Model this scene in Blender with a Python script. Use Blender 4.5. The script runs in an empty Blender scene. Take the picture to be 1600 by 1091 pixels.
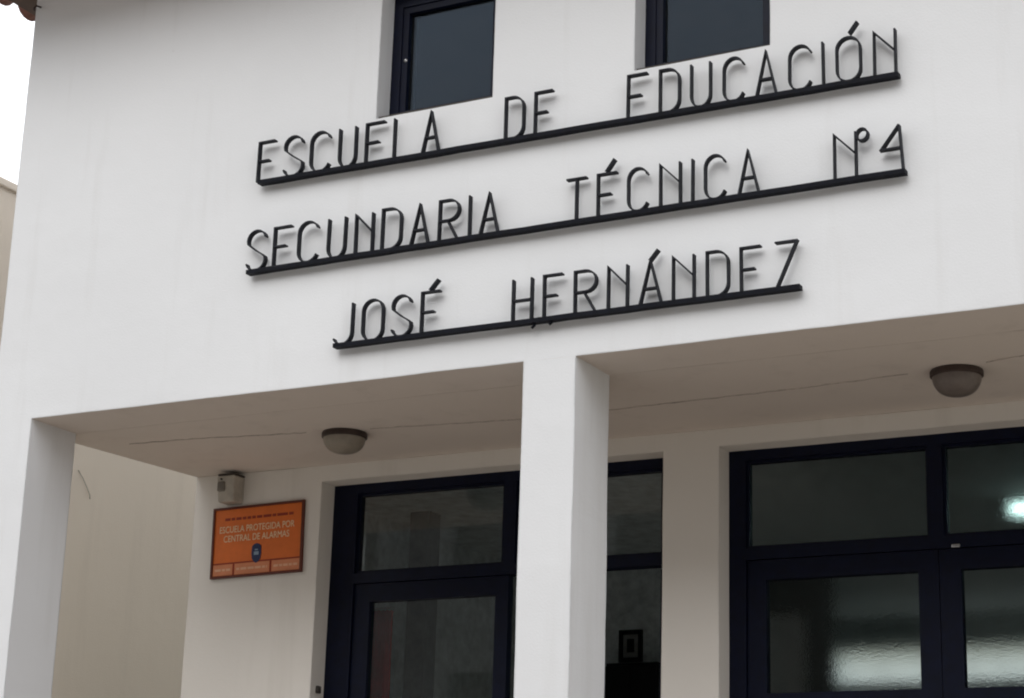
import bpy, bmesh, math, random
from mathutils import Vector, Matrix, noise
random.seed(7)
scene = bpy.context.scene
COL = scene.collection

# ------------------------------------------------------------------ camera
cd = bpy.data.cameras.new('camera')
cam = bpy.data.objects.new('camera', cd)
COL.objects.link(cam)
right = Vector((0.88408014, 0.46639537, 0.02962525))
up = Vector((0.10529517, -0.26055305, 0.95970049))
fwd = Vector((-0.45531882, 0.84533275, 0.27945896))
m = Matrix((right, up, -fwd)).transposed().to_4x4()
m.translation = Vector((0.0, -6.5, 1.6))
cam.matrix_world = m
cd.sensor_fit = 'HORIZONTAL'
cd.sensor_width = 36.0
cd.lens = 36.0 * 3086.96 / 1600.0
cd.clip_start = 0.05
cd.clip_end = 2000.0
scene.camera = cam

# ------------------------------------------------------------------ sky, sun, exposure (bright overcast)
SUN_EL, SUN_AZ = math.radians(40), math.radians(180 + 3)      # azimuth clockwise from +Y
world = bpy.data.worlds.new('World')
scene.world = world
world.use_nodes = True
wn = world.node_tree
wn.nodes.clear()
sky = wn.nodes.new('ShaderNodeTexSky')
sky.sky_type = 'NISHITA'
sky.sun_disc = False
sky.sun_elevation = SUN_EL
sky.sun_rotation = SUN_AZ
sky.air_density = 1.0
sky.dust_density = 6.0
sky.ozone_density = 1.0
hs = wn.nodes.new('ShaderNodeHueSaturation')
hs.inputs['Saturation'].default_value = 0.22
deck = wn.nodes.new('ShaderNodeMix')            # even cloud deck in front of the clear sky
deck.data_type = 'RGBA'
deck.inputs[0].default_value = 0.88
deck.inputs[7].default_value = (9.7, 9.85, 10.2, 1)
bg = wn.nodes.new('ShaderNodeBackground')
bg.inputs['Strength'].default_value = 0.15
wo = wn.nodes.new('ShaderNodeOutputWorld')
wn.links.new(sky.outputs[0], hs.inputs['Color'])
wn.links.new(hs.outputs[0], deck.inputs[6])
wn.links.new(deck.outputs[2], bg.inputs['Color'])
wn.links.new(bg.outputs[0], wo.inputs['Surface'])

sd = bpy.data.lights.new('sun', 'SUN')
sd.energy = 0.6
sd.angle = math.radians(36)
sd.color = (1.0, 0.98, 0.95)
sun = bpy.data.objects.new('sun', sd)
COL.objects.link(sun)
sdir = Vector((math.sin(SUN_AZ) * math.cos(SUN_EL), math.cos(SUN_AZ) * math.cos(SUN_EL), math.sin(SUN_EL)))
sun.rotation_euler = sdir.to_track_quat('Z', 'Y').to_euler()
sun.location = (0, -20, 30)

vs = scene.view_settings
vs.view_transform = 'Standard'
vs.look = 'None'
vs.gamma = 1.0
vs.exposure = 0.21
vs.use_curve_mapping = False
scene.render.engine = 'CYCLES'
scene.cycles.use_denoising = True
scene.cycles.filter_width = 2.0
scene.cycles.max_bounces = 10
scene.cycles.diffuse_bounces = 4
scene.cycles.transparent_max_bounces = 16
scene.cycles.sample_clamp_indirect = 6.0
scene.cycles.caustics_reflective = False
scene.cycles.caustics_refractive = False


# ------------------------------------------------------------------ materials
def new_mat(name):
    mt = bpy.data.materials.new(name)
    mt.use_nodes = True
    nt = mt.node_tree
    bs = nt.nodes['Principled BSDF']
    return mt, nt, bs


def pos_noise(nt, scale, detail=4, rough=0.55, stretch=(1, 1, 1)):
    g = nt.nodes.new('ShaderNodeNewGeometry')
    mp = nt.nodes.new('ShaderNodeMapping')
    mp.inputs['Scale'].default_value = stretch
    n = nt.nodes.new('ShaderNodeTexNoise')
    n.inputs['Scale'].default_value = scale
    n.inputs['Detail'].default_value = detail
    n.inputs['Roughness'].default_value = rough
    nt.links.new(g.outputs['Position'], mp.inputs['Vector'])
    nt.links.new(mp.outputs[0], n.inputs['Vector'])
    return n.outputs['Fac']


def ramp(nt, fac, c0, c1, p0=0.3, p1=0.7):
    r = nt.nodes.new('ShaderNodeValToRGB')
    r.color_ramp.elements[0].position = p0
    r.color_ramp.elements[1].position = p1
    r.color_ramp.elements[0].color = (*c0, 1)
    r.color_ramp.elements[1].color = (*c1, 1)
    nt.links.new(fac, r.inputs[0])
    return r.outputs[0]


def mixc(nt, fac, a, b, mode='MIX'):
    x = nt.nodes.new('ShaderNodeMix')
    x.data_type = 'RGBA'
    x.blend_type = mode
    if isinstance(fac, float):
        x.inputs[0].default_value = fac
    else:
        nt.links.new(fac, x.inputs[0])
    nt.links.new(a, x.inputs[6])
    nt.links.new(b, x.inputs[7])
    return x.outputs[2]


def plaster(name, col, dirt, grain=0.25, edge=0.010, wave=0.35):
    mt, nt, bs = new_mat(name)
    big = ramp(nt, pos_noise(nt, 0.8, 3), [c * 0.965 for c in col], col, 0.35, 0.62)
    st = pos_noise(nt, 2.2, 4, 0.65, (2.6, 2.6, 0.22))
    fac = ramp(nt, st, (0, 0, 0), (0.30, 0.30, 0.30), 0.56, 0.82)
    rgb = nt.nodes.new('ShaderNodeRGB')
    rgb.outputs[0].default_value = (*dirt, 1)
    c1 = mixc(nt, fac, big, rgb.outputs[0])
    sp = ramp(nt, pos_noise(nt, 16, 3, 0.7), (0, 0, 0), (0.22, 0.22, 0.22), 0.70, 0.80)
    c2 = mixc(nt, sp, c1, rgb.outputs[0])
    nt.links.new(c2, bs.inputs['Base Color'])
    bs.inputs['Roughness'].default_value = 0.85
    bs.inputs['Specular IOR Level'].default_value = 0.25
    bv = nt.nodes.new('ShaderNodeBevel')
    bv.samples = 2
    bv.inputs['Radius'].default_value = edge
    b1 = nt.nodes.new('ShaderNodeBump')
    b1.inputs['Strength'].default_value = wave
    b1.inputs['Distance'].default_value = 0.02
    nt.links.new(pos_noise(nt, 2.5, 3), b1.inputs['Height'])
    nt.links.new(bv.outputs[0], b1.inputs['Normal'])
    b2 = nt.nodes.new('ShaderNodeBump')
    b2.inputs['Strength'].default_value = grain
    b2.inputs['Distance'].default_value = 0.003
    nt.links.new(pos_noise(nt, 110, 2, 0.65), b2.inputs['Height'])
    nt.links.new(b1.outputs[0], b2.inputs['Normal'])
    nt.links.new(b2.outputs[0], bs.inputs['Normal'])
    return mt


def paint(name, col, rough=0.45, var=0.25, scale=14, metallic=0.0, bump=0.1, spec=0.3):
    mt, nt, bs = new_mat(name)
    bs.inputs['Specular IOR Level'].default_value = spec
    c = ramp(nt, pos_noise(nt, scale, 5, 0.65), [x * (1 - var) for x in col], [min(1, x * (1 + var)) for x in col])
    nt.links.new(c, bs.inputs['Base Color'])
    bs.inputs['Roughness'].default_value = rough
    bs.inputs['Metallic'].default_value = metallic
    if bump:
        b = nt.nodes.new('ShaderNodeBump')
        b.inputs['Strength'].default_value = bump
        b.inputs['Distance'].default_value = 0.002
        nt.links.new(pos_noise(nt, scale * 6, 3), b.inputs['Height'])
        nt.links.new(b.outputs[0], bs.inputs['Normal'])
    return mt


def clear_glass(name, tint=(0.86, 0.9, 0.9), dirt=0.06, ior=1.5, gloss=(1, 1, 1)):
    mt = bpy.data.materials.new(name)
    mt.use_nodes = True
    nt = mt.node_tree
    nt.nodes.clear()
    out = nt.nodes.new('ShaderNodeOutputMaterial')
    tr = nt.nodes.new('ShaderNodeBsdfTransparent')
    tr.inputs[0].default_value = (*tint, 1)
    gl = nt.nodes.new('ShaderNodeBsdfGlossy')
    gl.inputs['Roughness'].default_value = 0.03
    gl.inputs['Color'].default_value = (*gloss, 1)
    fr = nt.nodes.new('ShaderNodeFresnel')
    fr.inputs['IOR'].default_value = ior
    m1 = nt.nodes.new('ShaderNodeMixShader')
    nt.links.new(fr.outputs[0], m1.inputs[0])
    nt.links.new(tr.outputs[0], m1.inputs[1])
    nt.links.new(gl.outputs[0], m1.inputs[2])
    df = nt.nodes.new('ShaderNodeBsdfDiffuse')
    df.inputs[0].default_value = (0.42, 0.42, 0.41, 1)
    m2 = nt.nodes.new('ShaderNodeMixShader')
    dr = ramp(nt, pos_noise(nt, 7, 6, 0.7), (dirt * 0.3,) * 3, (dirt,) * 3, 0.35, 0.75)
    nt.links.new(dr, m2.inputs[0])
    nt.links.new(m1.outputs[0], m2.inputs[1])
    nt.links.new(df.outputs[0], m2.inputs[2])
    nt.links.new(m2.outputs[0], out.inputs['Surface'])
    return mt


def frosted_glass(name, tint, rough=0.22, bump=0.5):
    mt, nt, bs = new_mat(name)
    bs.inputs['Base Color'].default_value = (*tint, 1)
    bs.inputs['Roughness'].default_value = rough
    bs.inputs['Transmission Weight'].default_value = 1.0
    bs.inputs['IOR'].default_value = 1.15
    bs.inputs['Specular IOR Level'].default_value = 0.5
    b = nt.nodes.new('ShaderNodeBump')
    b.inputs['Strength'].default_value = bump
    b.inputs['Distance'].default_value = 0.004
    nt.links.new(pos_noise(nt, 170, 2), b.inputs['Height'])
    nt.links.new(b.outputs[0], bs.inputs['Normal'])
    return mt


def milk_glass(name, col):
    mt = bpy.data.materials.new(name)
    mt.use_nodes = True
    nt = mt.node_tree
    nt.nodes.clear()
    out = nt.nodes.new('ShaderNodeOutputMaterial')
    t = nt.nodes.new('ShaderNodeBsdfTranslucent')
    c = ramp(nt, pos_noise(nt, 9, 3), [x * .8 for x in col], col)
    nt.links.new(c, t.inputs[0])
    nt.links.new(t.outputs[0], out.inputs['Surface'])
    return mt


def emit(name, col, strength):
    mt = bpy.data.materials.new(name)
    mt.use_nodes = True
    nt = mt.node_tree
    nt.nodes.clear()
    out = nt.nodes.new('ShaderNodeOutputMaterial')
    e = nt.nodes.new('ShaderNodeEmission')
    e.inputs[0].default_value = (*col, 1)
    e.inputs[1].default_value = strength
    nt.links.new(e.outputs[0], out.inputs['Surface'])
    return mt


M = {
    'white': plaster('white_plaster', (0.785, 0.79, 0.795), (0.56, 0.545, 0.52)),
    'cream': plaster('cream_plaster', (0.78, 0.74, 0.68), (0.52, 0.48, 0.42)),
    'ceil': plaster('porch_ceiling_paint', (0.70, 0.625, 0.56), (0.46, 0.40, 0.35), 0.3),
    'beige': plaster('beige_render', (0.77, 0.69, 0.59), (0.60, 0.53, 0.45), 0.5),
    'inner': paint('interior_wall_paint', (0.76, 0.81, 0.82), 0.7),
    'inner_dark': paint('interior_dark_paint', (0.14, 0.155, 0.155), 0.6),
    'inner_floor': paint('interior_floor_tile', (0.34, 0.31, 0.28), 0.35),
    'navy': paint('navy_enamel', (0.0012, 0.0030, 0.0145), 0.45, 0.3, 22, 0, 0.1, 0.2),
    'iron': paint('black_iron', (0.005, 0.0058, 0.010), 0.6, 0.4, 40, 0.0, 0.25, 0.12),
    'iron_letter': paint('worn_black_iron', (0.013, 0.014, 0.019), 0.6, 0.5, 40, 0.0, 0.25, 0.2),
    'glass': clear_glass('clear_window_glass', (0.88, 0.92, 0.92), 0.014),
    'frost_fine': frosted_glass('fine_textured_glass', (0.84, 0.9, 0.89), 0.10, 0.25),
    'glass_up': clear_glass('dusty_window_glass', (0.55, 0.60, 0.64), 0.03, 1.32, (0.58, 0.70, 0.84)),
    'frost': frosted_glass('textured_glass', (0.87, 0.89, 0.88), 0.03, 0.14),
    'rear_glass': milk_glass('rear_milk_glass', (0.62, 0.70, 0.685)),
    'wood': paint('dark_eave_wood', (0.07, 0.045, 0.035), 0.7, 0.35, 9),
    'soffit': paint('pale_bounce_soffit', (0.55, 0.44, 0.39), 0.7, 0.12, 9),  # unseen front soffit, made pale to bounce light onto the wall top
    'tile': paint('clay_tile', (0.20, 0.095, 0.075), 0.8, 0.4, 12, 0, 0.4),
    'orange': paint('orange_panel', (0.70, 0.155, 0.022), 0.5, 0.10, 10, 0, 0.03),
    'orange_light': paint('light_orange_panel', (0.66, 0.24, 0.11), 0.5, 0.08, 12, 0, 0),
    'brown_line': paint('dark_brown_print', (0.11, 0.025, 0.012), 0.5, 0.1, 12, 0, 0),
    'red_print': paint('dark_red_print', (0.27, 0.03, 0.008), 0.5, 0.1, 12, 0, 0),
    'cream_print': paint('cream_print', (0.86, 0.66, 0.42), 0.5, 0.06, 12, 0, 0),
    'pale_print': paint('pale_orange_print', (0.75, 0.42, 0.26), 0.5, 0.06, 12, 0, 0),
    'blue_print': paint('dark_blue_print', (0.018, 0.03, 0.09), 0.5, 0.1, 12, 0, 0),
    'grey_print': paint('pale_blue_print', (0.25, 0.33, 0.42), 0.5, 0.1, 12, 0, 0),
    'bowl': paint('dusty_opal_glass', (0.27, 0.235, 0.19), 0.4, 0.15, 20, 0, 0.05),
    'bowl_brown': paint('brown_bowl_glass', (0.165, 0.138, 0.122), 0.35, 0.15, 20, 0, 0.05),  # darker brown tone than the other lamp's bowl
    'bronze': paint('dark_bronze', (0.05, 0.033, 0.027), 0.5, 0.3, 20),
    'putty': paint('weathered_grey_plastic', (0.42, 0.385, 0.33), 0.6, 0.18, 18),
    'soot': paint('dark_grey_plastic', (0.055, 0.047, 0.04), 0.6, 0.3, 18),
    'grille': paint('dusty_grille', (0.19, 0.17, 0.145), 0.7, 0.25, 18),
    'crack': paint('crack_line', (0.47, 0.41, 0.365), 0.95, 0.3, 30, 0, 0),  # thin joint line, a little darker than the ceiling paint
    'cloth': paint('dark_red_cloth', (0.88, 0.012, 0.022), 0.85, 0.3, 8),
    'cabinet': paint('black_lacquer', (0.012, 0.012, 0.014), 0.4),
    'paper': paint('grey_print_paper', (0.30, 0.30, 0.29), 0.7),
    'tube': emit('fluorescent_tube_light', (0.72, 1.0, 0.95), 4.5),
    'lamp_white': paint('white_enamel', (0.6, 0.62, 0.6), 0.4),
    'steel': paint('brushed_steel', (0.45, 0.45, 0.45), 0.35, 0.15, 30, 0.9),
    'paving': paint('grey_paving', (0.31, 0.29, 0.265), 0.85, 0.2, 5, 0, 0.3),
    'tilefloor': paint('terracotta_tile', (0.27, 0.215, 0.175), 0.6, 0.2, 5),
    'asphalt': paint('asphalt', (0.06, 0.06, 0.062), 0.9, 0.3, 30, 0, 0.4),
    'earth': paint('dry_ground', (0.24, 0.22, 0.16), 0.95, 0.3, 1.2, 0, 0.4),
    'opposite': paint('grey_render', (0.16, 0.155, 0.15), 0.9, 0.15, 1.5),
    'kerb': paint('concrete_kerb', (0.40, 0.39, 0.37), 0.9, 0.15, 8),
}


# ------------------------------------------------------------------ helpers
def link(name, mesh, mat=None, parent=None):
    o = bpy.data.objects.new(name, mesh)
    COL.objects.link(o)
    if mat is not None and not mesh.materials:
        mesh.materials.append(mat)
    if parent is not None:
        o.parent = parent
    return o


def tag(o, label=None, cat=None, group=None, kind=None):
    for k, v in (('label', label), ('category', cat), ('group', group), ('kind', kind)):
        if v:
            o[k] = v
    return o


def empty(name, loc=(0, 0, 0), parent=None):
    o = bpy.data.objects.new(name, None)
    o.empty_display_size = 0.1
    COL.objects.link(o)
    o.location = loc
    if parent is not None:
        o.parent = parent
    return o


def done(bm, name, mat, parent=None, smooth=False, origin=None):
    """bmesh in world coordinates -> object; vertices moved into the parent's space."""
    bmesh.ops.recalc_face_normals(bm, faces=bm.faces[:])
    off = Vector((0, 0, 0))
    p = parent
    while p is not None:
        off += p.location
        p = p.parent
    bmesh.ops.translate(bm, verts=bm.verts[:], vec=-off)
    me = bpy.data.meshes.new(name)
    bm.to_mesh(me)
    bm.free()
    if smooth:
        for f in me.polygons:
            f.use_smooth = True
    return link(name, me, mat, parent)


def box(bm, x0, x1, y0, y1, z0, z1, bev=0.0, seg=2):
    r = bmesh.ops.create_cube(bm, size=1)
    vs_ = r['verts']
    for v in vs_:
        v.co = Vector((x0 if v.co.x < 0 else x1, y0 if v.co.y < 0 else y1, z0 if v.co.z < 0 else z1))
    if bev > 0:
        es = list({e for v in vs_ for e in v.link_edges})
        bmesh.ops.bevel(bm, geom=es, offset=bev, segments=seg, affect='EDGES', profile=0.5)
    return bm


def mbox(name, mat, parent, x0, x1, y0, y1, z0, z1, bev=0.0):
    return done(box(bmesh.new(), x0, x1, y0, y1, z0, z1, bev), name, mat, parent)


def lathe(bm, prof, cx, cy, n=36):
    rings = []
    for r, z in prof:
        if r < 1e-6:
            rings.append([bm.verts.new((cx, cy, z))])
        else:
            rings.append([bm.verts.new((cx + r * math.cos(2 * math.pi * i / n), cy + r * math.sin(2 * math.pi * i / n), z)) for i in range(n)])
    for a, b in zip(rings, rings[1:]):
        for i in range(n):
            j = (i + 1) % n
            q = [a[i % len(a)], a[j % len(a)], b[j % len(b)], b[i % len(b)]]
            u = []
            for v in q:
                if v not in u:
                    u.append(v)
            if len(u) > 2:
                bm.faces.new(u)


def tube(bm, pts, r, n=8):
    pts = [Vector(p) for p in pts]
    rings = []
    for i, p in enumerate(pts):
        t = (pts[min(i + 1, len(pts) - 1)] - pts[max(i - 1, 0)]).normalized()
        a = t.orthogonal().normalized()
        b = t.cross(a)
        rings.append([bm.verts.new(p + r * (math.cos(2 * math.pi * k / n) * a + math.sin(2 * math.pi * k / n) * b)) for k in range(n)])
    for A, B in zip(rings, rings[1:]):
        best = min(range(n), key=lambda s: (A[0].co - B[s].co).length)
        for k in range(n):
            bm.faces.new((A[k], A[(k + 1) % n], B[(k + 1 + best) % n], B[(k + best) % n]))
    bm.faces.new(rings[0])
    bm.faces.new(rings[-1][::-1])


def rough_edges(bm, amp=0.0028, scale=3.1):
    """Hand-finished plaster: a few millimetres of wander that depends only on place."""
    for v in bm.verts:
        d = noise.noise_vector(v.co * scale) * amp + noise.noise_vector(v.co * scale * 4.3) * amp * 0.45
        v.co += Vector((d.x, d.y * 0.6, d.z))


def holed_wall(bm, x0, x1, z0, z1, y0, y1, holes, nocap=(), cut=0.0):
    """Wall in the XZ plane with thickness y0..y1. holes: (x0,x1,z0,z1). nocap: cells left to another part, not capped."""
    xs = sorted({x0, x1, *[h[0] for h in holes + list(nocap)], *[h[1] for h in holes + list(nocap)]})
    zs = sorted({z0, z1, *[h[2] for h in holes + list(nocap)], *[h[3] for h in holes + list(nocap)]})
    if cut:
        for arr, lo, hi in ((xs, x0, x1), (zs, z0, z1)):
            k = math.ceil(lo / cut)
            while k * cut < hi:
                if min(abs(k * cut - a) for a in arr) > cut * .3:
                    arr.append(k * cut)
                k += 1
            arr.sort()
    xs = [x for x in xs if x0 <= x <= x1]
    zs = [z for z in zs if z0 <= z <= z1]

    def state(i, k):
        if i < 0 or k < 0 or i >= len(xs) - 1 or k >= len(zs) - 1:
            return 0
        cx, cz = (xs[i] + xs[i + 1]) / 2, (zs[k] + zs[k + 1]) / 2
        for h in nocap:
            if h[0] < cx < h[1] and h[2] < cz < h[3]:
                return 2
        for h in holes:
            if h[0] < cx < h[1] and h[2] < cz < h[3]:
                return 0
        return 1
    V = {}

    def v(i, j, k):
        if (i, j, k) not in V:
            V[(i, j, k)] = bm.verts.new((xs[i], (y0, y1)[j], zs[k]))
        return V[(i, j, k)]
    for i in range(len(xs) - 1):
        for k in range(len(zs) - 1):
            if state(i, k) != 1:
                continue
            for j in (0, 1):
                bm.faces.new((v(i, j, k), v(i + 1, j, k), v(i + 1, j, k + 1), v(i, j, k + 1)))
            if state(i - 1, k) == 0:
                bm.faces.new((v(i, 0, k), v(i, 1, k), v(i, 1, k + 1), v(i, 0, k + 1)))
            if state(i + 1, k) == 0:
                bm.faces.new((v(i + 1, 0, k), v(i + 1, 1, k), v(i + 1, 1, k + 1), v(i + 1, 0, k + 1)))
            if state(i, k - 1) == 0:
                bm.faces.new((v(i, 0, k), v(i + 1, 0, k), v(i + 1, 1, k), v(i, 1, k)))
            if state(i, k + 1) == 0:
                bm.faces.new((v(i, 0, k + 1), v(i + 1, 0, k + 1), v(i + 1, 1, k + 1), v(i, 1, k + 1)))
    return bm


def prism(bm, poly, z0, z1):
    a = [bm.verts.new((x, y, z0)) for x, y in poly]
    b = [bm.verts.new((x, y, z1)) for x, y in poly]
    n = len(poly)
    bm.faces.new(a[::-1])
    bm.faces.new(b)
    for i in range(n):
        bm.faces.new((a[i], a[(i + 1) % n], b[(i + 1) % n], b[i]))


def ribbon(bm, pts, w, y0, y1, closed=False):
    """Flat bar of width w following pts (x,z) in the XZ plane, from y0 to y1."""
    P = [Vector((p[0], p[1])) for p in pts]
    n = len(P)
    L, R = [], []
    for i in range(n):
        a = P[i - 1] if (i > 0 or closed) else None
        b = P[(i + 1) % n] if (i < n - 1 or closed) else None
        d1 = (P[i] - a).normalized() if a is not None else (b - P[i]).normalized()
        d2 = (b - P[i]).normalized() if b is not None else d1
        n1, n2 = Vector((-d1.y, d1.x)), Vector((-d2.y, d2.x))
        nn = n1 + n2
        if nn.length < 1e-4:
            nn = n1
        nn.normalize()
        k = min(1.0 / max(nn.dot(n1), 0.2), 2.2)
        o = nn * (w / 2 * k)
        L.append(P[i] + o)
        R.append(P[i] - o)
    ring = [[bm.verts.new((l.x, y0, l.y)), bm.verts.new((r.x, y0, r.y)), bm.verts.new((r.x, y1, r.y)), bm.verts.new((l.x, y1, l.y))] for l, r in zip(L, R)]
    for i in range(n if closed else n - 1):
        A, B = ring[i], ring[(i + 1) % n]
        for k in range(4):
            bm.faces.new((A[k], A[(k + 1) % 4], B[(k + 1) % 4], B[k]))
    if not closed:
        bm.faces.new(ring[0][::-1])
        bm.faces.new(ring[-1])


# ------------------------------------------------------------------ ground
def struct(o):
    return tag(o, kind='structure')


bm = bmesh.new()
bmesh.ops.create_grid(bm, x_segments=1, y_segments=1, size=600)
bmesh.ops.translate(bm, verts=bm.verts[:], vec=(0, 0, -0.13))
struct(done(bm, 'ground', M['earth']))
struct(mbox('pavement', M['paving'], None, -40, 40, -9.0, 0.0, -0.12, 0.0))
struct(mbox('road', M['asphalt'], None, -40, 40, -16.0, -9.2, -0.125, -0.115))
struct(mbox('kerb', M['kerb'], None, -40, 40, -9.2, -9.0, -0.125, 0.012, 0.01))

# ------------------------------------------------------------------ school building
ZC = 3.691            # porch ceiling / underside of the front wall
YB = 1.258            # wall at the back of the porch
XL, XR = -6.14, -0.53
PIER_IN, COL_L, COL_R = -5.911, -3.449, -3.223
RP_IN = XR - (PIER_IN - XL)
PD = 0.302            # depth of pier and column
FLOOR = 0.95
school = empty('school_building', (XL, 0, 0))
tag(school, 'two-storey white rendered school with recessed porch under large metal lettering', 'building')

TOPZ = 5.86
WIN = [(-4.183, -3.629, 4.832, 5.45), (-2.994, -2.429, 4.832, 5.45)]
bm = bmesh.new()
holed_wall(bm, XL, XR, 0, TOPZ, 0, PD,
           WIN + [(PIER_IN, COL_L, 0, ZC), (COL_R, RP_IN, 0, ZC)],
           [(XL, PIER_IN, 0, ZC), (COL_L, COL_R, 0, ZC), (RP_IN, XR, 0, ZC)], 0.11)
rough_edges(bm)
fw = done(bm, 'front_wall', M['white'], school)
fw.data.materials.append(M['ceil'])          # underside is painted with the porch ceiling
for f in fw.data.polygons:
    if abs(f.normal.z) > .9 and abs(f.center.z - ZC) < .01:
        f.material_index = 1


def post(name, x0, x1):
    bm_ = bmesh.new()
    box(bm_, x0, x1, 0, PD, 0, ZC)
    tops = [f for f in bm_.faces if f.calc_center_median().z > ZC - 0.001]
    bmesh.ops.delete(bm_, geom=tops, context='FACES')
    long = [e for e in bm_.edges if abs(e.verts[0].co.z - e.verts[1].co.z) > 1]
    bmesh.ops.subdivide_edges(bm_, edges=long, cuts=36, use_grid_fill=True)
    rough_edges(bm_)
    return done(bm_, name, M['white'], school)


post('pier', XL, PIER_IN)['label'] = 'left corner pier carrying the front wall'
post('column', COL_L, COL_R)['label'] = 'square white column in the middle of the porch'
post('pier', RP_IN, XR)

# porch ceiling slab with its slightly skewed open left edge
bm = bmesh.new()
prism(bm, [(-6.058, PD), (XR, PD), (XR, YB + 0.2), (-5.913, YB + 0.2)], ZC, ZC + 0.16)
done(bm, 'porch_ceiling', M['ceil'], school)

# hairline joint across the porch ceiling
crk = [(-5.80, .55), (-5.45, .575), (-5.1, .63), (-4.86, .665), None, (-4.58, .70), (-4.2, .755), (-3.872, .79), (-3.46, .785), (-3.1, .775), (-2.73, .757), (-2.4, .73), (-2.1, .70), None, (-1.82, .65), (-1.6, .60), (-1.2, .57)]
segs, cur = [], []
for q in crk + [None]:
    if q is None:
        if len(cur) > 1:
            segs.append(cur)
        cur = []
    else:
        cur.append(q)
for sg in segs:
    bm = bmesh.new()
    fine = []
    for a, b in zip(sg, sg[1:]):
        for k in range(8):
            t = k / 8
            fine.append((a[0] + (b[0] - a[0]) * t, a[1] + (b[1] - a[1]) * t + random.uniform(-.006, .006)))
    prev = None
    for i, (x, y) in enumerate(fine):
        w = random.uniform(.0025, .0055) * (0.4 if i in (0, len(fine) - 1) else 1)
        c = [bm.verts.new((x, y - w, ZC - .003)), bm.verts.new((x, y + w, ZC - .003)), bm.verts.new((x, y + w, ZC + .004)), bm.verts.new((x, y - w, ZC + .004))]
        if prev:
            for k in range(4):
                bm.faces.new((prev[k], prev[(k + 1) % 4], c[(k + 1) % 4], c[k]))
        prev = c
    done(bm, 'ceiling_crack', M['crack'], school)

# wall at the back of the porch with two door openings
OPEN = [(-5.19, -3.41, FLOOR, 3.612), (-3.145, -1.32, FLOOR, 3.612)]
bm = bmesh.new()
holed_wall(bm, -5.938, XR, 0, ZC, YB, YB + 0.2, OPEN, (), 0.11)
rough_edges(bm, 0.002)
done(bm, 'porch_back_wall', M['cream'], school)
mbox('porch_floor', M['tilefloor'], school, -5.938, XR, PD - 0.25, YB, 0, FLOOR)
for k in range(5):
    mbox('step', M['tilefloor'], school, PIER_IN + 0.01, RP_IN - 0.01, -0.28 * (5 - k) + 0.05, -0.28 * (4 - k) + 0.05, 0.0, FLOOR * (k + 1) / 6, 0.006)

# upper storey shell behind the front wall
bm = bmesh.new()
prism(bm, [(-6.058, PD), (-5.938, YB), (-5.938, 7.2), (-5.80, 7.2), (-5.80, YB), (-5.92, PD)], ZC + 0.16, TOPZ)
done(bm, 'side_wall', M['white'], school)
mbox('side_wall', M['white'], school, XR - 0.14, XR, PD, 7.2, ZC + 0.16, TOPZ)
mbox('rear_wall', M['white'], school, -5.80, XR - 0.14, 7.06, 7.2, ZC + 0.16, TOPZ)
mbox('upper_floor_slab', M['inner'], school, -5.913, XR, YB + 0.2, 7.2, 3.75, ZC + 0.158)
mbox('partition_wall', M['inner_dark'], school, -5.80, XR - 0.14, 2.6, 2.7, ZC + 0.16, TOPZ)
# ground floor shell
mbox('side_wall', M['inner'], school, -5.938, -5.738, YB + 0.2, 7.2, 0, 3.749)
mbox('side_wall', M['inner'], school, XR - 0.2, XR, YB + 0.2, 7.2, 0, 3.749)
bm = bmesh.new()
CLR = (-4.60, -1.5, 3.28, 3.54)
holed_wall(bm, -5.738, XR - 0.2, 0, 3.749, 7.0, 7.2, [CLR])
done(bm, 'rear_wall', M['inner'], school)
mbox('interior_floor', M['inner_floor'], school, -5.738, XR - 0.2, YB + 0.2, 7.0, FLOOR - 0.1, FLOOR)
rw = mbox('rear_window', M['inner_dark'], school, CLR[0], CLR[1], 7.08, 7.11, CLR[2], CLR[2] + 0.03)
rw['label'] = 'high strip window in the rear wall, bright behind the textured glass'
bm = bmesh.new()
bm.faces.new([bm.verts.new(c) for c in ((CLR[0], 7.095, CLR[2] + .03), (CLR[1], 7.095, CLR[2] + .03), (CLR[1], 7.095, CLR[3]), (CLR[0], 7.095, CLR[3]))])
done(bm, 'pane', M['rear_glass'], rw)
# partition with the picture, seen through the open door
mbox('partition_wall', M['inner'], school, -5.738, -4.6, 4.62, 4.74, FLOOR, 3.749)
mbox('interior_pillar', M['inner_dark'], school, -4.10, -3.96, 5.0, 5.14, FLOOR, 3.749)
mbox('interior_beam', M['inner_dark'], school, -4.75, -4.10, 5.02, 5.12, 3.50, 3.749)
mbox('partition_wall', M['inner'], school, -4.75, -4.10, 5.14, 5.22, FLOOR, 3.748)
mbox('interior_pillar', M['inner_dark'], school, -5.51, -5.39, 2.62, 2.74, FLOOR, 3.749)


# -------- upper windows
def upper_window(h, ident):
    x0, x1, z0, z1 = h
    w = empty('window', (x0 - XL, 0.1, z0), school)
    w['label'] = ident
    # outer frame
    bm_ = bmesh.new()
    holed_wall(bm_, x0, x1, z0, z1, 0.10, 0.16, [(x0 + .045, x1 - .045, z0 + .045, z1 - .07)])
    done(bm_, 'frame', M['navy'], w)
    bm_ = bmesh.new()
    holed_wall(bm_, x0 + .045, x1 - .045, z0 + .045, z1 - .07, 0.107, 0.15, [(x0 + .074, x1 - .068, z0 + .064, z1 - .10)])
    done(bm_, 'sash', M['navy'], w)
    mbox('pane', M['glass_up'], w, x0 + .074, x1 - .068, 0.130, 0.135, z0 + .064, z1 - .10)
    mbox('sill', M['soot'], w, x0 + .002, x1 - .002, 0.012, 0.10, z0, z0 + .014, .004)
    return w


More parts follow.
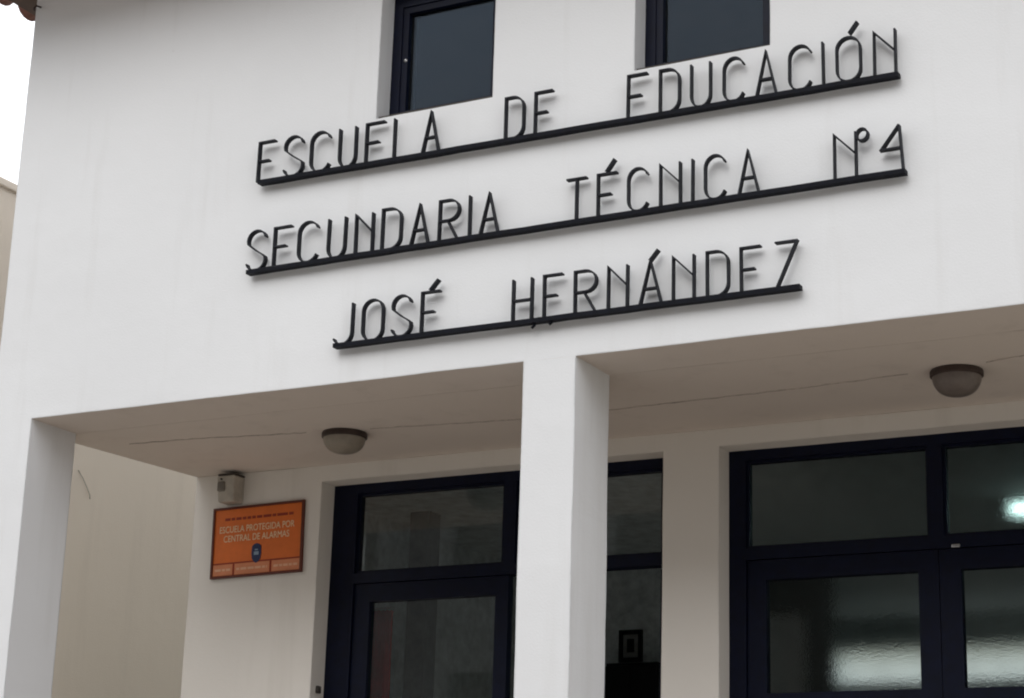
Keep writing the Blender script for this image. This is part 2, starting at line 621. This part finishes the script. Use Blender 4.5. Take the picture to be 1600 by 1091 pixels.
w1 = upper_window(WIN[0], 'dark framed window above the first words of the lettering')
w2 = upper_window(WIN[1], 'dark framed window resting just above the word EDUCACIÓN')
bm = bmesh.new()
lathe(bm, [(0, 0.006), (.006, .004), (.009, 0), (0, 0)], 0, 0, 12)
bmesh.ops.rotate(bm, verts=bm.verts[:], cent=(0, 0, 0), matrix=Matrix.Rotation(math.radians(90), 3, 'X'))
bmesh.ops.translate(bm, verts=bm.verts[:], vec=(-4.118, .106, 5.13))
done(bm, 'catch', M['steel'], w1)
for nm in (w1, w2):          # dark room behind the pane
    pass


# -------- doors
FY = 1.37


def frame_parts(name, ident, x0, x1, z1, left_w, mull0, mull1, t0, t1, p_l, p_r, gmat):
    """Fixed frame with two transom lights."""
    f = empty(name, (x0 - XL, FY, FLOOR), school)
    f['label'] = ident
    bm_ = bmesh.new()
    holed_wall(bm_, x0, x1, FLOOR, z1, FY, FY + .07,
               [(p_l, mull0, t0, t1), (mull1, p_r, t0, t1), (p_l, p_r, FLOOR, 3.13)])
    done(bm_, 'frame', M['navy'], f)
    # glazing beads around each transom light
    for a, b in ((p_l, mull0), (mull1, p_r)):
        bm_ = bmesh.new()
        holed_wall(bm_, a, b, t0, t1, FY + .015, FY + .05, [(a + .012, b - .012, t0 + .012, t1 - .012)])
        done(bm_, 'glazing_bead', M['navy'], f)
        mbox('transom_pane', gmat, f, a + .012, b - .012, FY + .03, FY + .035, t0 + .012, t1 - .012)
    return f


def leaf(name, ident, x0, x1, g0, g1, gz, mat, handle_x=None):
    lf = empty(name, (x0 - XL, FY + .012, FLOOR), school)
    lf['label'] = ident
    holes = [(g0, g1, a, b) for a, b in gz]
    bm_ = bmesh.new()
    holed_wall(bm_, x0, x1, FLOOR + .01, 3.127, FY + .012, FY + .058, holes)
    done(bm_, 'leaf_frame', M['navy'], lf)
    for a, b in gz:
        mbox('door_pane', mat, lf, g0, g1, FY + .033, FY + .038, a, b)
    if handle_x is not None:
        bm_ = bmesh.new()
        tube(bm_, [(handle_x, FY + .012, 2.0), (handle_x, FY - .035, 2.0), (handle_x, FY - .035, 1.75), (handle_x, FY + .012, 1.75)], .01)
        done(bm_, 'handle', M['steel'], lf, True)
    return lf


frame_parts('door_frame', 'navy frame of the left double door', -5.19, -3.41, 3.612, .13, -4.257, -4.193, 3.18, 3.567, -5.055, -3.46, M['glass'])
leaf('door_leaf', 'closed glazed leaf of the left door with clear glass', -5.052, -4.226, -4.966, -4.293, [(1.35, 2.36), (2.46, 3.042)], M['glass'], -4.26)
# right leaf of the left door stands open inwards
lf = empty('door_leaf', (-3.46 - XL, FY + .07, FLOOR), school)
lf['label'] = 'leaf of the left door standing open inwards'
bm = bmesh.new()
holed_wall(bm, 0, .76, 0.01, 2.177, 0, .046, [(.09, .67, .4, 1.41), (.09, .67, 1.51, 2.092)])
bmesh.ops.rotate(bm, verts=bm.verts[:], cent=(0, 0, 0), matrix=Matrix.Rotation(math.radians(84), 3, 'Z'))
bmesh.ops.translate(bm, verts=bm.verts[:], vec=(-3.455, FY + .075, FLOOR))
done(bm, 'leaf_frame', M['navy'], lf)
frame_parts('door_frame', 'navy frame of the right double door', -3.145, -1.32, 3.612, .075, -2.263, -2.202, 3.18, 3.567, -3.068, -1.397, M['frost_fine'])
RZ = [(1.35, 1.95), (2.03, 2.50), (2.562, 3.042)]
leaf('door_leaf', 'left leaf of the right double door with textured glass', -3.065, -2.2315, -2.981, -2.318, RZ, M['frost'])
leaf('door_leaf', 'right leaf of the right double door with textured glass', -2.2285, -1.40, -2.14, -1.49, RZ, M['frost'], -2.185)
tgt = mbox('door_stop', M['steel'], school, -2.17, -2.135, FY - .012, FY, 3.128, 3.142, .003)

# -------- roof with clay tiles along the left eave
roof = empty('roof', (0, 0, TOPZ), school)
bm = bmesh.new()
a = [bm.verts.new(c) for c in ((-6.36, -.58, TOPZ + .05), (-.30, -.58, TOPZ + .05), (-.30, 7.5, TOPZ + .05), (-6.36, 7.5, TOPZ + .05))]
b = [bm.verts.new(c) for c in ((-4.2, 3.0, TOPZ + .95), (-2.5, 3.0, TOPZ + .95))]
bm.faces.new(a[::-1])
bm.faces.new((a[0], a[1], b[1], b[0]))
bm.faces.new((a[1], a[2], b[1]))
bm.faces.new((a[2], a[3], b[0], b[1]))
bm.faces.new((a[3], a[0], b[0]))
done(bm, 'roof_body', M['tile'], roof)
mbox('eave_soffit', M['wood'], roof, -6.37, XL - .001, -.58, 7.4, TOPZ - .012, TOPZ + .045)
mbox('eave_soffit', M['soffit'], roof, XL - .001, -.30, -.58, -.001, TOPZ - .011, TOPZ + .044)
mbox('roof_deck', M['wood'], roof, XL - .001, -.30, 0.0, 7.4, TOPZ + .001, TOPZ + .044)


def tile_mesh(flip):
    bm_ = bmesh.new()
    n = 9
    rows = []
    for s in range(3):
        t = s / 2
        r = .082 - .016 * t
        x = -6.45 + .42 * t
        z = TOPZ + .015 + .16 * t
        for rr in (r, r - .013):
            rows.append([bm_.verts.new((x, rr * math.cos(math.pi * k / (n - 1)), z + (-1 if flip else 1) * rr * .8 * math.sin(math.pi * k / (n - 1)) + (.05 if flip else .0))) for k in range(n)])
    for s in range(2):
        for q in (0, 1):
            A, B = rows[2 * s + q], rows[2 * s + 2 + q]
            for k in range(n - 1):
                bm_.faces.new((A[k], A[k + 1], B[k + 1], B[k]))
        for k in (0, n - 1):
            bm_.faces.new((rows[2 * s][k], rows[2 * s + 1][k], rows[2 * s + 3][k], rows[2 * s + 2][k]))
    for s in (0, 2):
        A, B = rows[2 * s], rows[2 * s + 1]
        for k in range(n - 1):
            bm_.faces.new((A[k], A[k + 1], B[k + 1], B[k]))
    bmesh.ops.recalc_face_normals(bm_, faces=bm_.faces[:])
    bmesh.ops.translate(bm_, verts=bm_.verts[:], vec=(-XL, 0, -TOPZ))
    me = bpy.data.meshes.new('roof_tile')
    bm_.to_mesh(me)
    bm_.free()
    for f in me.polygons:
        f.use_smooth = True
    me.materials.append(M['tile'])
    return me


pan, cover = tile_mesh(True), tile_mesh(False)
for k in range(9):
    o = link('pan_tile', pan, None, roof)
    o.location = (random.uniform(-.01, .01), -.30 + .19 * k, -.005)
    o = link('cover_tile', cover, None, roof)
    o.location = (random.uniform(-.012, .012), -.205 + .19 * k, .055)
    o.rotation_euler.x = random.uniform(-.03, .03)

# small iron hook below the eave and marks on the wall
bm = bmesh.new()
tube(bm, [(-6.112, 0.0, 5.735), (-6.112, -.03, 5.73), (-6.112, -.045, 5.71), (-6.112, -.04, 5.695)], .005, 8)
done(bm, 'wall_hook', M['bronze'], school, True)
bm = bmesh.new()
box(bm, -5.189, -5.174, YB + .04, YB + .07, 2.61, 2.645, .005)
done(bm, 'door_bell', M['soot'], school)

# ------------------------------------------------------------------ metal lettering
ST = 0.0066        # flat iron, seen on its edge
FR, BK = -0.042, -0.018     # front and back of the letters


def arc(cx, cz, rx, rz, a0, a1, n=10):
    return [(cx + rx * math.cos(math.radians(a0 + (a1 - a0) * i / n)), cz + rz * math.sin(math.radians(a0 + (a1 - a0) * i / n))) for i in range(n + 1)]


def glyph(c, w, h):
    """Strokes of a letter in a box w x h: list of (points, closed)."""
    r = w / 2
    q = min(h * .27, w * .62)
    if c == 'E':
        return [([(w, h), (0, h), (0, 0), (w * .95, 0)], 0), ([(0, h * .515), (w * .70, h * .515)], 0)]
    if c == 'L':
        return [([(0, h), (0, 0), (w, 0)], 0)]
    if c == 'I':
        return [([(0, 0), (0, h)], 0)]
    if c == 'T':
        return [([(0, h), (w, h)], 0), ([(w / 2, h), (w / 2, 0)], 0)]
    if c == 'H':
        return [([(0, 0), (0, h)], 0), ([(w, 0), (w, h)], 0), ([(0, h * .49), (w, h * .49)], 0)]
    if c == 'N':
        return [([(0, 0), (0, h), (w, h * .52)], 0), ([(w, 0), (w, h)], 0)]
    if c == 'A':
        return [([(0, 0), (w * .47, h), (w, 0)], 0), ([(w * .17, h * .37), (w * .81, h * .37)], 0)]
    if c == 'Z':
        return [([(0, h), (w, h), (w * .06, 0), (w, 0)], 0)]
    if c == 'U':
        return [([(0, h)] + arc(r, q, r, q, 180, 360, 12) + [(w, h)], 0)]
    if c == 'O':
        return [(arc(r, h - q, r, q, 0, 180, 12) + arc(r, q, r, q, 180, 360, 12), 1)]
    if c == 'C':
        return [(arc(r, h - q, r, q, 22, 180, 11) + arc(r, q, r, q, 180, 338, 11), 0)]
    if c == 'D':
        return [([(0, 0), (0, h), (w * .42, h)] + arc(w * .42, h - q, w * .58, q, 88, 0, 7) + arc(w * .42, q, w * .58, q, 0, -88, 7) + [(w * .42, 0)], 1)]
    if c == 'R':
        rz = h * .25
        return [([(0, 0), (0, h), (w * .5, h)] + arc(w * .5, h - rz, w * .5, rz, 88, -88, 10) + [(0, h - 2 * rz)], 0), ([(w * .42, h - 2 * rz), (w * .96, 0)], 0)]
    if c == 'J':
        return [(arc(w * .5, q, w * .5, q, 205, 360, 11) + [(w, h)], 0)]
    if c == 'S':
        rz = h * .245
        p = arc(r, h - rz, r * .96, rz, 15, 200, 10) + [(w * .22, h * .60), (w * .5, h * .49), (w * .78, h * .40)] + arc(r, rz, r, rz, 20, -165, 10)
        return [(p, 0)]
    if c == 'o':
        return [(arc(r, r * 1.1, r, r * 1.1, 0, 360, 14)[:-1], 1)]
    if c == '4':
        return [([(w * .86, h), (0, h * .50), (w * .9, h * .50)], 0), ([(w * .86, h), (w, 0)], 0)]


LINES = [
    ('ESCUELA DE EDUCACIÓN', 'top line of black metal letters on a bar, under the two upper windows', (-4.722, 4.615), (-1.915, 4.604), 0.178,
     [('E', -4.73, -4.65), ('S', -4.598, -4.503), ('C', -4.461, -4.365), ('U', -4.32, -4.241), ('E', -4.189, -4.101), ('L', -4.051, -3.974), ('A', -3.913, -3.837),
      ('D', -3.53, -3.449), ('E', -3.398, -3.321), ('E', -2.993, -2.912), ('D', -2.857, -2.777), ('U', -2.727, -2.649), ('C', -2.595, -2.513), ('A', -2.462, -2.384),
      ('C', -2.333, -2.247), ('I', -2.2, -2.2), ('O', -2.146, -2.056), ('N', -2.006, -1.927)],
     {16: ((-2.097, 4.790), (-2.065, 4.832))}),
    ('SECUNDARIA TÉCNICA N 4', 'middle line of black metal letters on a bar, ending in a 4', (-4.750, 4.215), (-1.899, 4.227), 0.175,
     [('S', -4.759, -4.665), ('E', -4.617, -4.532), ('C', -4.494, -4.398), ('U', -4.351, -4.27), ('N', -4.217, -4.136), ('D', -4.086, -3.998), ('A', -3.95, -3.869),
      ('R', -3.82, -3.731), ('I', -3.681, -3.681), ('A', -3.631, -3.55), ('T', -3.251, -3.165), ('E', -3.114, -3.033), ('C', -2.984, -2.901), ('N', -2.851, -2.77),
      ('I', -2.72, -2.72), ('C', -2.668, -2.586), ('A', -2.533, -2.455), ('N', -2.162, -2.081), ('o', -2.077, -2.035), ('4', -1.987, -1.908)],
     {11: ((-3.08, 4.398), (-3.044, 4.447))}),
    ('JOSÉ HERNÁNDEZ', 'bottom and shortest line of black metal letters on a bar', (-4.291, 3.840), (-2.299, 3.844), 0.172,
     [('J', -4.3, -4.212), ('O', -4.16, -4.066), ('S', -4.018, -3.929), ('E', -3.883, -3.802), ('H', -3.47, -3.389), ('E', -3.336, -3.257), ('R', -3.203, -3.113),
      ('N', -3.064, -2.985), ('A', -2.933, -2.845), ('N', -2.796, -2.713), ('D', -2.661, -2.577), ('E', -2.527, -2.449), ('Z', -2.394, -2.311)],
     {3: ((-3.848, 4.014), (-3.81, 4.056)), 8: ((-2.893, 4.012), (-2.858, 4.053))}),
]
KF = 1.00357
for text, ident, A, B, h, letters, accents in LINES:
    fz = lambda z: 1.6 + (z - 1.6) * KF
    A, B, h = (A[0] * KF, fz(A[1])), (B[0] * KF, fz(B[1])), h * KF
    letters = [(c, a * KF, b * KF) for c, a, b in letters]
    accents = {k: ((p[0] * KF, fz(p[1])), (q[0] * KF, fz(q[1]))) for k, (p, q) in accents.items()}
    t = empty('metal_lettering', (A[0], 0, A[1]))
    tag(t, ident + (': ' + text if len((ident + ' ' + text).split()) <= 16 else ''), 'lettering', 'lines of metal lettering on the front wall')

    def zb(x):
        return A[1] + (B[1] - A[1]) * (x - A[0]) / (B[0] - A[0])
    # flat underline bar, lying flat, a little wavy
    bm = bmesh.new()
    n = 26
    prev = None
    for i in range(n + 1):
        x = A[0] + (B[0] - A[0]) * i / n
        z = zb(x) + random.uniform(-.0009, .0009)
        c = [bm.verts.new((x, FR - .003, z)), bm.verts.new((x, FR - .003, z - .0175)), bm.verts.new((x, -.010, z - .0175)), bm.verts.new((x, -.010, z))]
        if prev:
            for k in range(4):
                bm.faces.new((prev[k], prev[(k + 1) % 4], c[(k + 1) % 4], c[k]))
        else:
            bm.faces.new(c)
        prev = c
    bm.faces.new(prev[::-1])
    done(bm, 'underline_bar', M['iron'], t)
    for i, (c, xa, xb) in enumerate(letters):
        bm = bmesh.new()
        z0 = zb((xa + xb) / 2) - .004
        hh = h + random.uniform(-.003, .003)
        if c == 'o':
            z0 += .138
        tilt = random.uniform(-.008, .008)
        dy = random.uniform(-.004, .003)
        for pts, closed in glyph(c, xb - xa, hh):
            ribbon(bm, [(xa + x + tilt * z, z0 + z) for x, z in pts], ST, FR + dy, BK + dy, bool(closed))
        if i in accents:
            (ax, az), (bx, bz) = accents[i]
            ribbon(bm, [(ax, az), (bx, bz)], ST * 1.3, FR + dy - .001, BK + dy)
        done(bm, 'letter', M['iron_letter'], t)
    # slim pins, painted over with the wall, that hold the bar off the wall
    for k in range(5):
        x = A[0] + (B[0] - A[0]) * (k + .5) / 5
        bm = bmesh.new()
        tube(bm, [(x, -.02, zb(x) - .006), (x, .01, zb(x) - .006)], .003, 6)
        done(bm, 'wall_pin', M['white'], t, True)
    if text[0] == 'J':
        for (x, dz) in ((-3.393, .026), (-3.318, .020)):
            bm = bmesh.new()
            tube(bm, [(x, -.03, zb(x) - .012), (x + .004, -.032, zb(x) - .012 - dz * .6), (x - .006, -.035, zb(x) - .012 - dz)], .006, 7)
            done(bm, 'bent_wire', M['iron'], t, True)

# ------------------------------------------------------------------ porch lamps


def porch_lamp(x, y, r, depth, mat, label):
    L = empty('ceiling_lamp', (x, y, ZC))
    tag(L, label, 'lamp', 'round lamps on the porch ceiling')
    bm_ = bmesh.new()
    lathe(bm_, [(0, ZC), (r * 1.02, ZC), (r * 1.05, ZC - .006), (r * 1.05, ZC - .022), (r * .99, ZC - .027), (r * .9, ZC - .027)], x, y, 40)
    done(bm_, 'base_ring', M['bronze'], L, False)
    bm_ = bmesh.new()
    prof = [(r * .97, ZC - .024)]
    for k in range(1, 11):
        a_ = math.radians(90 * k / 10)
        prof.append((r * .97 * math.cos(a_) ** .75 if k < 10 else 0, ZC - .024 - depth * math.sin(a_)))
    lathe(bm_, prof, x, y, 40)
    done(bm_, 'glass_bowl', mat, L, True)


porch_lamp(-4.735, .735, .098, .070, M['bowl'], 'round ceiling lamp with pale bowl over the left door')
porch_lamp(-1.955, .735, .097, .076, M['bowl_brown'], 'round ceiling lamp with darker brown bowl over the right door')

# ------------------------------------------------------------------ alarm box
al = empty('alarm_siren', (-5.695, YB, 3.533))
tag(al, 'weathered grey alarm box on the porch wall above the orange sign', 'alarm box')
bm = bmesh.new()
box(bm, -5.748, -5.642, 1.165, YB, 3.533, 3.664)
for v in bm.verts:
    if v.co.z < 3.55:
        v.co.x += .008 if v.co.x < -5.69 else -.004
        if v.co.y < 1.2:
            v.co.y += .012
bmesh.ops.bevel(bm, geom=bm.edges[:], offset=.009, segments=3, affect='EDGES', profile=.5)
done(bm, 'housing', M['putty'], al)
mbox('top_cover', M['soot'], al, -5.746, -5.644, 1.17, YB, 3.664, 3.675, .004)
mbox('front_grille', M['grille'], al, -5.738, -5.697, 1.158, 1.178, 3.585, 3.634, .007)
mbox('indicator', M['cabinet'], al, -5.722, -5.713, 1.158, 1.172, 3.642, 3.650, .003)

# ------------------------------------------------------------------ orange notice
PW, PH = 0.528, 0.346
sg = empty('notice_board', (-5.541, YB, 3.349))
tag(sg, 'orange alarm notice with cream lettering and blue emblem on the porch wall', 'sign')
sg.rotation_euler = (0, math.radians(-1.1), 0)


def rect(name, mat, x0, x1, z0, z1, y0, y1, bev=0.0, parent=sg):
    bm_ = box(bmesh.new(), x0, x1, -y1, -y0, z0, z1, bev)
    bmesh.ops.recalc_face_normals(bm_, faces=bm_.faces[:])
    me = bpy.data.meshes.new(name)
    bm_.to_mesh(me)
    bm_.free()
    return link(name, me, mat, parent)


rect('panel', M['orange'], -PW / 2, PW / 2, -PH / 2, PH / 2, 0, .010)
bm = bmesh.new()
holed_wall(bm, -PW / 2 - .002, PW / 2 + .002, -PH / 2 - .002, PH / 2 + .002, -.016, -.001, [(-PW / 2 + .009, PW / 2 - .009, -PH / 2 + .009, PH / 2 - .009)])
me = bpy.data.meshes.new('border')
bmesh.ops.recalc_face_normals(bm, faces=bm.faces[:])
bm.to_mesh(me)
bm.free()
link('border', me, M['brown_line'], sg)


def text_mesh(name, s, size, x, z, y, mat, parent, sx=1.0, weight=0.0):
    cu = bpy.data.curves.new(name, 'FONT')
    cu.body = s
    cu.size = size
    cu.align_x = 'CENTER'
    cu.align_y = 'CENTER'
    cu.extrude = .0006
    cu.offset = weight
    ob = bpy.data.objects.new(name + '_tmp', cu)
    COL.objects.link(ob)
    dg = bpy.context.evaluated_depsgraph_get()
    me_ = bpy.data.meshes.new_from_object(ob.evaluated_get(dg))
    bpy.data.objects.remove(ob)
    for v in me_.vertices:
        v.co = Vector((v.co.x * sx + x, y - v.co.z, v.co.y + z))
    me_.name = name
    me_.materials.clear()
    return link(name, me_, mat, parent)


text_mesh('lettering', 'ESCUELA PROTEGIDA POR', .046, -.006, .062, -.0115, M['cream_print'], sg, .80, 0.0)
text_mesh('lettering', 'CENTRAL DE ALARMAS', .046, -.006, .016, -.0115, M['cream_print'], sg, .80, 0.0)
# unreadable small print: dashes
x = -.195
while x < .20:
    w = random.choice((.02, .03, .045, .06))
    rect('small_print', M['red_print'], x, min(x + w, .205), .108, .121, .010, .0112)
    x += w + .008
rect('rule', M['red_print'], -PW / 2 + .009, PW / 2 - .009, -.1065, -.100, .010, .0112)
for a_, b_ in ((-.252, -.138), (-.125, .078), (.092, .252)):
    bx = rect('label_field', M['orange_light'], a_, b_, -.160, -.1085, .010, .0114)
    xx = a_ + .012
    while xx < b_ - .014:
        w = min(random.choice((.018, .026, .036)), b_ - .012 - xx)
        rect('small_print', M['pale_print'], xx, xx + w, -.140, -.129, .0114, .0124, 0, bx)
        xx += w + .006
for a_ in (-.1315, .085):
    rect('rule', M['red_print'], a_ - .004, a_ + .004, -.164, -.1065, .010, .0112)
# emblem: dark blue shield with pale middle
bm = bmesh.new()
pts = [(-.026, .036), (-.014, .046), (0, .050), (.014, .046), (.026, .036), (.028, 0), (.024, -.026), (.010, -.042), (0, -.047), (-.010, -.042), (-.024, -.026), (-.028, 0)]
fa = [bm.verts.new((x_, -.0125, z_ - .066)) for x_, z_ in pts]
fb = [bm.verts.new((x_, -.0100, z_ - .066)) for x_, z_ in pts]
bm.faces.new(fa)
bm.faces.new(fb[::-1])
for i in range(len(pts)):
    j = (i + 1) % len(pts)
    bm.faces.new((fa[i], fb[i], fb[j], fa[j]))
bmesh.ops.recalc_face_normals(bm, faces=bm.faces[:])
me = bpy.data.meshes.new('emblem')
bm.to_mesh(me)
bm.free()
em = link('emblem', me, M['blue_print'], sg)
rect('emblem_band', M['grey_print'], -.014, .014, -.073, -.057, .0125, .0132, 0, em)
rect('emblem_band', M['grey_print'], -.009, .009, -.051, -.045, .0125, .0132, 0, em)

# ------------------------------------------------------------------ neighbouring building across the passage
XN = -7.4
nb = empty('neighbouring_building', (XN, 1.0, 0))
tag(nb, 'beige rendered neighbouring building beyond the narrow passage on the left', 'building')
mbox('wall', M['beige'], nb, XN - 4.0, XN, 0.2, 11.0, 0, 5.445)
mbox('coping', M['beige'], nb, XN - 4.02, XN + .02, 0.18, 11.02, 5.445, 5.49, .006)
bm = bmesh.new()
tube(bm, [(XN + .004, 2.06, 4.014), (XN + .012, 2.095, 3.975), (XN + .012, 2.14, 3.925), (XN + .012, 2.169, 3.888), (XN + .012, 2.172, 3.868)], .003, 6)
done(bm, 'wall_crack', M['putty'], nb, True)  # thin strand standing in for a crack in the render

# ------------------------------------------------------------------ things inside, seen through the doors
lamp = empty('fluorescent_lamp', (-2.0, 3.4, 3.75))
tag(lamp, 'lit fluorescent ceiling lamp inside, behind the right transom window', 'lamp')
mbox('lamp_body', M['lamp_white'], lamp, -2.44, -1.24, 3.36, 3.44, 3.715, 3.749, .004)
bm = bmesh.new()
tube(bm, [(-2.42, 3.40, 3.70), (-1.26, 3.40, 3.70)], .014, 12)
done(bm, 'tube', M['tube'], lamp, True)
for x in (-2.425, -1.255):
    mbox('end_cap', M['lamp_white'], lamp, x - .012, x + .012, 3.38, 3.42, 3.68, 3.716, .003)

pf = empty('picture_frame', (-5.09, 4.62, 3.165))
tag(pf, 'small dark framed picture on the wall inside the open left door', 'picture')
bm = bmesh.new()
holed_wall(bm, -5.167, -5.011, 3.168, 3.366, 4.600, 4.619, [(-5.142, -5.036, 3.196, 3.338)])
done(bm, 'frame', M['cabinet'], pf)
mbox('mount', M['paper'], pf, -5.142, -5.036, 4.612, 4.619, 3.196, 3.338)
mbox('print', M['cabinet'], pf, -5.115, -5.066, 4.609, 4.612, 3.228, 3.312)

cb = empty('cupboard', (-4.95, 4.4, FLOOR))
tag(cb, 'tall black cupboard inside below the framed picture', 'cupboard')
mbox('carcass', M['cabinet'], cb, -5.10, -4.76, 4.28, 4.60, FLOOR, 3.12, .006)
mbox('door', M['cabinet'], cb, -5.095, -4.932, 4.262, 4.278, FLOOR + .06, 3.10, .004)
mbox('door', M['cabinet'], cb, -4.928, -4.765, 4.262, 4.278, FLOOR + .06, 3.10, .004)

ct = empty('curtain', (-5.18, 1.8, FLOOR))
tag(ct, 'dark red curtain inside, seen through the glass of the left door', 'curtain')
bm = bmesh.new()
n = 40
rows = []
for zz in (FLOOR + .05, 2.0, 2.5, 2.9, 3.07):
    rows.append([bm.verts.new((-5.245 + .145 * i / n, 1.80 + .016 * math.sin(i * .95 + zz) + .006 * math.sin(i * 2.3), zz)) for i in range(n + 1)])
for A_, B_ in zip(rows, rows[1:]):
    for i in range(n):
        bm.faces.new((A_[i], A_[i + 1], B_[i + 1], B_[i]))
cl = done(bm, 'cloth', M['cloth'], ct, True)
md = cl.modifiers.new('thick', 'SOLIDIFY')
md.thickness = .004
bm = bmesh.new()
tube(bm, [(-5.235, 1.46, 3.08), (-5.235, 1.80, 3.08), (-5.09, 1.80, 3.08)], .008, 10)
done(bm, 'rail', M['steel'], ct, True)

# ------------------------------------------------------------------ unseen block added to shade the porch and darken the door reflections
OY = -21.0
ob = empty('added_opposite_block', (-6, OY, 0))
tag(ob, 'unseen grey block added across the street to shade the porch and darken door reflections', 'building')
bm = bmesh.new()
OW = [(-27 + 3.2 * i, -25.4 + 3.2 * i, 1.2 + 3.1 * k, 2.7 + 3.1 * k) for i in range(14) for k in range(4)]
holed_wall(bm, -30, 20, 0, 12.6, OY - .4, OY, OW)
done(bm, 'wall', M['opposite'], ob)
mbox('side_wall', M['opposite'], ob, -30, -29.7, OY - 9, OY - .4, 0, 12.6)
mbox('side_wall', M['opposite'], ob, 19.7, 20, OY - 9, OY - .4, 0, 12.6)
mbox('roof', M['kerb'], ob, -30.3, 20.3, OY - 9, OY + .3, 12.6, 12.9)
win = None
for (x0, x1, z0, z1) in OW:
    if win is None:
        win = mbox('window', M['soot'], None, 0, x1 - x0, 0, .06, 0, z1 - z0)
        o = win
        o.parent = ob
    else:
        o = win.copy()
        COL.objects.link(o)
        o.parent = ob
    o.location = (x0 + 6, -.25, z0)
